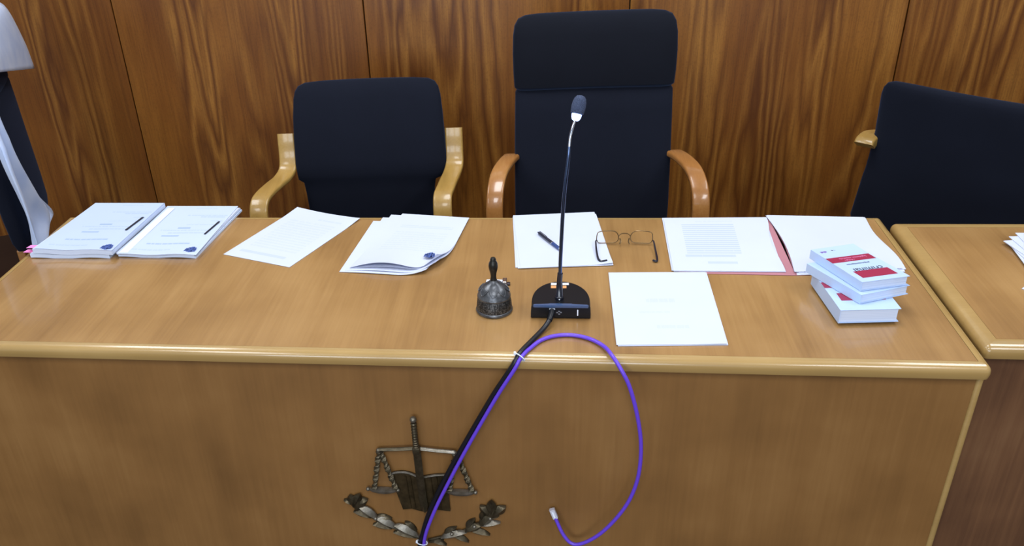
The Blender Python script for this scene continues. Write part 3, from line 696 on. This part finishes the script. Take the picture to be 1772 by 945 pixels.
P = [(-1.088, -.004, .02), (-1.084, -.006, .17), (-1.079, -.008, .255), (-1.053, -.010, .340), (-1.016, -.010, .429), (-.970, -.010, .531), (-.908, -.012, .660), (-.872, -.014, .728), (-.860, -.0075, .7505), (-.852, .006, .7548), (-.842, .025, .7546), (-.821, .056, .7546), (-.793, .074, .7546), (-.759, .078, .7546), (-.725, .065, .7550), (-.698, .036, .7565), (-.684, .000, .759), (-.668, -.020, .742), (-.650, -.028, .706), (-.632, -.030, .639), (-.621, -.030, .568), (-.621, -.030, .493), (-.633, -.028, .428), (-.656, -.026, .372), (-.690, -.022, .316), (-.725, -.017, .280), (-.750, -.012, .271), (-.769, -.006, .290), (-.783, .002, .319), (-.788, .005, .332)]
bm = bmesh.new(); tube(bm, P, .0040, 10, 5); mesh_obj('sheath', bm, M['purple'], pu, True, org)
d = Vector((-.010, .004, .026)).normalized(); p0 = Vector((-.7865, .005, .328))
bm = bmesh.new(); sweep(bm, [p0, p0 + d * .024], rrect(.0058, .0042, .0008, 1), Vector((1, 0, .38))); plug = mesh_obj('plug', bm, M['plug'], pu, False, org)
bm = bmesh.new(); sweep(bm, [p0 + d * .004 + Vector((0, -.0055, 0)), p0 + d * .020 + Vector((0, -.0048, 0))], rrect(.0022, .0006, .0003, 1), Vector((1, 0, .38))); mesh_obj('latch', bm, M['white'], plug, False, org)
def tie(name_label, c, dirv, ra, rb, org_):
    t = thing('cable_tie', name_label, 'cable tie', org_, 0, 'white cable ties')
    dv = Vector(dirv).normalized(); s = dv.cross(Vector((0, -1, .35))).normalized(); u = s.cross(dv).normalized(); c = Vector(c)
    pts = [c + s * ra * math.cos(2 * PI * j / 24) + u * rb * math.sin(2 * PI * j / 24) for j in range(25)]
    bm = bmesh.new(); sweep(bm, pts, rrect(.0009, .0016, .0004, 1)); mesh_obj('strap', bm, M['white'], t, True, org_)
    h = c + s * ra * .98 + u * .001
    bm = bmesh.new(); q_ = box(bm, -.0022, .0022, -.003, .003, -.0025, .0025, .0006); bmesh.ops.translate(bm, vec=h, verts=bm.verts); mesh_obj('tie_head', bm, M['white'], t, False, org_)
tie('white tie binding both cables on the bench edge', (-.8610, -.003, .7535), (-.5, -.75, -.45), .0118, .0072, Vector((-.861, 0, .75)))
tie('white tie binding both cables under the bronze book', (-1.0855, -.0055, .2450), (-.15, 0, -1), .0118, .0076, Vector((-1.086, 0, .245)))

# ------------------------------------------------------------------ spectacles and pen
org = Vector((-.63, .47, ZT)); t = thing('spectacles', 'thin-rimmed spectacles with black temples, lying open beside the pen papers', 'glasses', org)
def rim(x0, x1, flip):
    y = .497; z0 = ZT + .0042; h = .030
    xs = [(.0, .30), (.03, .78), (.14, .95), (.4, 1.0), (.72, 1.0), (.90, .86), (1.0, .52), (.96, .18), (.80, .02), (.5, 0), (.12, .02)]
    out = []
    for u, v in xs:
        x = x0 + (x1 - x0) * (u if not flip else 1 - u); out.append(Vector((x, y + .004 * v + .003 * (abs(x + .631) / .07) ** 2 * -1, z0 + h * v)))
    return out
for x0, x1, fl_ in ((-.697, -.645, False), (-.617, -.565, True)):
    pts = rim(x0, x1, fl_); loop = smoothpath(pts + [pts[0]], 4)
    bm = bmesh.new(); sweep(bm, loop, circ(.0011, 6)); r_ = mesh_obj('lens_rim', bm, M['specs'], t, True, org)
    bm = bmesh.new(); vs = [bm.verts.new(p + Vector((0, -.0004, 0))) for p in loop[:-1]]; vb = [bm.verts.new(p + Vector((0, .0004, 0))) for p in loop[:-1]]
    bm.faces.new(vs); bm.faces.new(vb[::-1])
    for j in range(len(vs)): bm.faces.new((vs[j], vb[j], vb[(j + 1) % len(vs)], vs[(j + 1) % len(vs)]))
    mesh_obj('lens', bm, M['lens'], r_, True, org)
bm = bmesh.new(); tube(bm, [(-.645, .499, ZT + .021), (-.638, .502, ZT + .026), (-.624, .502, ZT + .026), (-.617, .499, ZT + .021)], .0011, 6, 4); mesh_obj('bridge', bm, M['specs'], t, True, org)
for s, x in ((1, -.642), (-1, -.620)):
    bm = bmesh.new(); tube(bm, [(x, .497, ZT + .016), (x + s * .002, .488, ZT + .012), (x - s * .001, .485, ZT + .007)], .0016, 6, 3); mesh_obj('nose_pad', bm, M['specs'], t, True, org)
for P in ([(-.6975, .493, ZT + .012), (-.699, .485, ZT + .012), (-.6985, .45, ZT + .008), (-.6965, .415, ZT + .0062), (-.693, .401, ZT + .0060), (-.687, .398, ZT + .0058), (-.676, .402, ZT + .0056)],
          [(-.5645, .493, ZT + .012), (-.563, .485, ZT + .012), (-.5615, .45, ZT + .006), (-.5610, .420, ZT + .0035), (-.562, .408, ZT + .0032), (-.565, .404, ZT + .0032), (-.571, .409, ZT + .0032)]):
    bm = bmesh.new(); sweep(bm, smoothpath(P, 5), lambda f: circ(.0017 + .0009 * min(1, f * 2), 8)); mesh_obj('temple', bm, M['temple'], t, True, org)

org = Vector((-.81, .498, ZT + .0035)); t = thing('pen', 'dark ballpoint pen lying on the blank sheets', 'pen', org)
p0, p1 = Vector((-.838, .546, ZT + .0080)), Vector((-.779, .446, ZT + .0080)); D_ = p1 - p0
def seg(name, a, b, ra, rb, mat):
    bm = bmesh.new(); sweep(bm, [p0 + D_ * a, p0 + D_ * (a + (b - a) * .5), p0 + D_ * b], lambda f: circ(ra + (rb - ra) * f, 14)); return mesh_obj(name, bm, mat, t, True, org)
seg('push_button', 0, .06, .0018, .0022, M['pen_dark']); seg('barrel', .06, .62, .0038, .0044, M['pen_dark']); seg('grip', .62, .90, .0044, .0040, M['pen_blue']); seg('collar', .60, .63, .0047, .0047, M['chrome']); seg('tip', .90, 1.0, .0034, .0007, M['chrome'])
bm = bmesh.new(); sd = Vector((D_.y, -D_.x, 0)).normalized(); sweep(bm, [p0 + D_ * .05 + Vector((0, 0, .004)), p0 + D_ * .08 + Vector((0, 0, .0062)), p0 + D_ * .38 + Vector((0, 0, .0060))], rrect(.0014, .0006, .0004, 1), sd); mesh_obj('clip', bm, M['chrome'], t, False, org)

# ------------------------------------------------------------------ bronze emblem of justice on the bench front
YP = .0199
org = Vector((-1.083, YP, .40)); em = thing('justice_emblem', 'dark bronze emblem of sword, scales, open book and laurel on bench front', 'emblem', org)
V3 = lambda x, z, d=.008: Vector((x, YP - d, z))
bm = bmesh.new(); bx = [(-1.148, .424), (-1.138, .431), (-1.120, .434), (-1.105, .432), (-1.088, .424), (-1.077, .4215), (-1.062, .425), (-1.045, .429), (-1.022, .431), (-1.019, .325), (-1.036, .3265), (-1.054, .328), (-1.068, .324), (-1.079, .320), (-1.092, .323), (-1.106, .3275), (-1.126, .324)]
prism(bm, bx, .006, 'y', YP); book = mesh_obj('book', bm, M['bronze_book'], em, False, org)
bm = bmesh.new(); tube(bm, [V3(x, z, .0065) for x, z in bx[:9]], .0026, 8, 4); mesh_obj('page_edge', bm, M['bronze_hi'], book, True, org)
for k_, x in enumerate((-1.110, -1.100, -1.055, -1.042)):
    bm = bmesh.new(); tube(bm, [V3(x - .003, .424, .0058), V3(x, .37, .0062), V3(x + .003, .330, .0058)], .0022, 6, 4); mesh_obj('page_fold', bm, M['bronze_book'], book, True, org)
bm = bmesh.new(); sweep(bm, [V3(-1.0815, .500, .014), V3(-1.0795, .42, .014), V3(-1.0765, .345, .012), V3(-1.0755, .326, .010)], lambda f: [(a * (1 - .4 * max(0, f - .8) * 5), b) for a, b in ((.0086, 0), (0, .0052), (-.0086, 0), (0, -.0046))], Vector((1, 0, 0))); mesh_obj('sword_blade', bm, M['bronze'], em, False, org)
bm = bmesh.new(); sweep(bm, smoothpath([V3(-1.0825, .512, .014), V3(-1.0828, .54, .014), V3(-1.0832, .577, .014)], 14), lambda f: circ(.0062 + .0009 * math.sin(f * 60), 12)); grip = mesh_obj('sword_grip', bm, M['bronze'], em, True, org)
bm = bmesh.new(); bmesh.ops.create_uvsphere(bm, u_segments=14, v_segments=10, radius=.0075); bmesh.ops.translate(bm, vec=V3(-1.0834, .585, .014), verts=bm.verts); mesh_obj('pommel', bm, M['bronze_hi'], grip, True, org)
bm = bmesh.new(); box(bm, -1.0905, -1.0735, YP - .021, YP - .006, .496, .513, .003); mesh_obj('sword_guard', bm, M['bronze'], em, True, org)
for a, b, mt in (((-1.166, .4975), (-1.0900, .5045), 'bronze'), ((-1.0745, .5045), (-1.002, .4985), 'bronze_hi')):
    bm = bmesh.new(); sweep(bm, [V3(*a, .010), V3((a[0] + b[0]) / 2, (a[1] + b[1]) / 2, .011), V3(*b, .010)], rrect(.004, .0038, .0015, 2)); mesh_obj('balance_beam', bm, M[mt], em, True, org)
for x, z in ((-1.166, .496), (-1.001, .497)):
    bm = bmesh.new(); bmesh.ops.create_uvsphere(bm, u_segments=12, v_segments=8, radius=.0052); bmesh.ops.translate(bm, vec=V3(x, z, .010), verts=bm.verts); mesh_obj('beam_end', bm, M['bronze_hi'], em, True, org)
for (a, b) in (((-1.166, .493), (-1.186, .385)), ((-1.163, .493), (-1.137, .386)), ((-1.001, .494), (-1.018, .387)), ((-.998, .494), (-.968, .389))):
    A_, B_ = V3(*a, .009), V3(*b, .009); n_ = 30
    sec = lambda f: [(x * math.cos(f * 13) - y * math.sin(f * 13), x * math.sin(f * 13) + y * math.cos(f * 13)) for x, y in ((.0056, .0034), (-.0056, .0034), (-.0056, -.0034), (.0056, -.0034))]
    bm = bmesh.new(); sweep(bm, [A_.lerp(B_, i / n_) for i in range(n_ + 1)], sec, Vector((1, 0, 0))); mesh_obj('scale_chain', bm, M['bronze'], em, False, org)
for cx, cz, hw in ((-1.166, .3835, .035), (-.994, .3865, .035)):
    bm = bmesh.new(); rings = []
    for s, dz in ((.10, -.0105), (.55, -.0095), (.80, -.006), (.92, -.002), (.90, .002), (.2, .0035)):
        rings.append([bm.verts.new((cx + hw * s * math.cos(2 * PI * j / 28), YP - .0085 + .0078 * s * math.sin(2 * PI * j / 28), cz + dz)) for j in range(28)])
    for A, B in zip(rings, rings[1:]):
        for j in range(28): bm.faces.new((A[j], A[(j + 1) % 28], B[(j + 1) % 28], B[j]))
    bm.faces.new(rings[0][::-1]); bm.faces.new(rings[-1]); pn = mesh_obj('scale_pan', bm, M['bronze_hi'], em, True, org)
    for s in (-1, 1):
        bm = bmesh.new(); bmesh.ops.create_uvsphere(bm, u_segments=10, v_segments=8, radius=.0048); bmesh.ops.translate(bm, vec=V3(cx + s * hw * .96, cz + .0005, .0095), verts=bm.verts); mesh_obj('pan_knob', bm, M['bronze_hi'], pn, True, org)
# laurel branches
def leaf(c, a, L_, W_, d=.006, mat='bronze', bulge=.005, fold=.0035, parent=None):
    bm = bmesh.new(); n_ = 8; ca, sa = math.cos(a), math.sin(a); rows = []
    for i in range(n_ + 1):
        t_ = i / n_; w_ = W_ * math.sin(PI * min(1, t_ * .97 + .03)) ** .75 * (1 - .25 * t_) if 0 < i < n_ else .0004
        row = []
        for u in (-1, -.5, 0, .5, 1):
            x, z = (t_ - .5) * L_, u * w_ / 2
            h = d + bulge * (1 - u * u) + fold * (1 if u == 0 else 0) * math.sin(PI * t_) - .001
            row.append(bm.verts.new((c[0] + x * ca - z * sa, YP - h, c[1] + x * sa + z * ca)))
        rows.append(row)
    bk_ = []
    for row in rows: bk_.append([bm.verts.new((v.co.x, YP - max(.0004, d - .004), v.co.z)) for v in row])
    for R_, s in ((rows, 1), (bk_, -1)):
        for A, B in zip(R_, R_[1:]):
            for j in range(4): bm.faces.new((A[j], A[j + 1], B[j + 1], B[j]))
    for j in (0, 4):
        for i in range(n_): bm.faces.new((rows[i][j], rows[i + 1][j], bk_[i + 1][j], bk_[i][j]))
    for i in (0, n_):
        for j in range(4): bm.faces.new((rows[i][j], rows[i][j + 1], bk_[i][j + 1], bk_[i][j]))
    return mesh_obj('laurel_leaf', bm, M[mat], em, True, org)
def berry(c):
    bm = bmesh.new(); bmesh.ops.create_uvsphere(bm, u_segments=10, v_segments=8, radius=.0045); bmesh.ops.translate(bm, vec=V3(*c, .012), verts=bm.verts); mesh_obj('laurel_berry', bm, M['bronze_hi'], em, True, org)
for stem in ([(-1.233, .345), (-1.218, .315), (-1.190, .287), (-1.150, .264), (-1.095, .236)], [(-.925, .335), (-.940, .310), (-.968, .283), (-1.010, .259), (-1.075, .233)]):
    bm = bmesh.new(); tube(bm, [V3(*p, .005) for p in stem], .0026, 8, 5); mesh_obj('laurel_stem', bm, M['bronze'], em, True, org)
R_ = math.radians
for c, a, L_, W_, d, mt in (
    ((-1.241, .345), R_(100), .030, .020, .007, 'bronze'), ((-1.228, .351), R_(62), .032, .018, .009, 'bronze'), ((-1.217, .343), R_(25), .026, .018, .006, 'bronze'), ((-1.250, .338), R_(150), .022, .014, .004, 'bronze'), ((-1.228, .335), R_(80), .034, .026, .008, 'bronze'),
    ((-1.206, .312), R_(-40), .046, .020, .009, 'bronze_hi'), ((-1.221, .303), R_(-22), .040, .016, .005, 'bronze'), ((-1.200, .300), R_(-25), .040, .014, .004, 'bronze'),
    ((-1.168, .284), R_(-32), .050, .020, .009, 'bronze_hi'), ((-1.172, .296), R_(-10), .034, .012, .004, 'bronze'), ((-1.178, .268), R_(-12), .042, .017, .004, 'bronze'),
    ((-1.122, .262), R_(-30), .058, .022, .009, 'bronze_hi'), ((-1.128, .245), R_(-14), .050, .016, .004, 'bronze'), ((-1.112, .272), R_(-45), .035, .012, .004, 'bronze'),
    ((-1.056, .233), R_(12), .034, .011, .006, 'bronze'), ((-1.050, .226), R_(-20), .034, .012, .004, 'bronze'),
    ((-1.014, .257), R_(20), .060, .017, .009, 'bronze_hi'), ((-1.022, .266), R_(35), .034, .012, .004, 'bronze'), ((-1.000, .243), R_(-28), .040, .015, .004, 'bronze'),
    ((-.968, .281), R_(32), .044, .018, .009, 'bronze'), ((-.975, .290), R_(55), .034, .014, .005, 'bronze'), ((-.955, .264), R_(-15), .044, .016, .004, 'bronze'),
    ((-.940, .305), R_(48), .040, .018, .009, 'bronze'), ((-.930, .291), R_(15), .042, .015, .004, 'bronze_hi'), ((-.948, .314), R_(80), .030, .012, .004, 'bronze'),
    ((-.942, .334), R_(130), .030, .018, .007, 'bronze'), ((-.927, .345), R_(88), .036, .019, .009, 'bronze'), ((-.909, .335), R_(42), .034, .020, .007, 'bronze'), ((-.925, .325), R_(75), .030, .026, .008, 'bronze')):
    leaf(c, a, L_ * 1.08, W_ * 1.42, d, mt)
for c in ((-.966, .288), (-.930, .314), (-1.018, .262), (-1.190, .298)): berry(c)
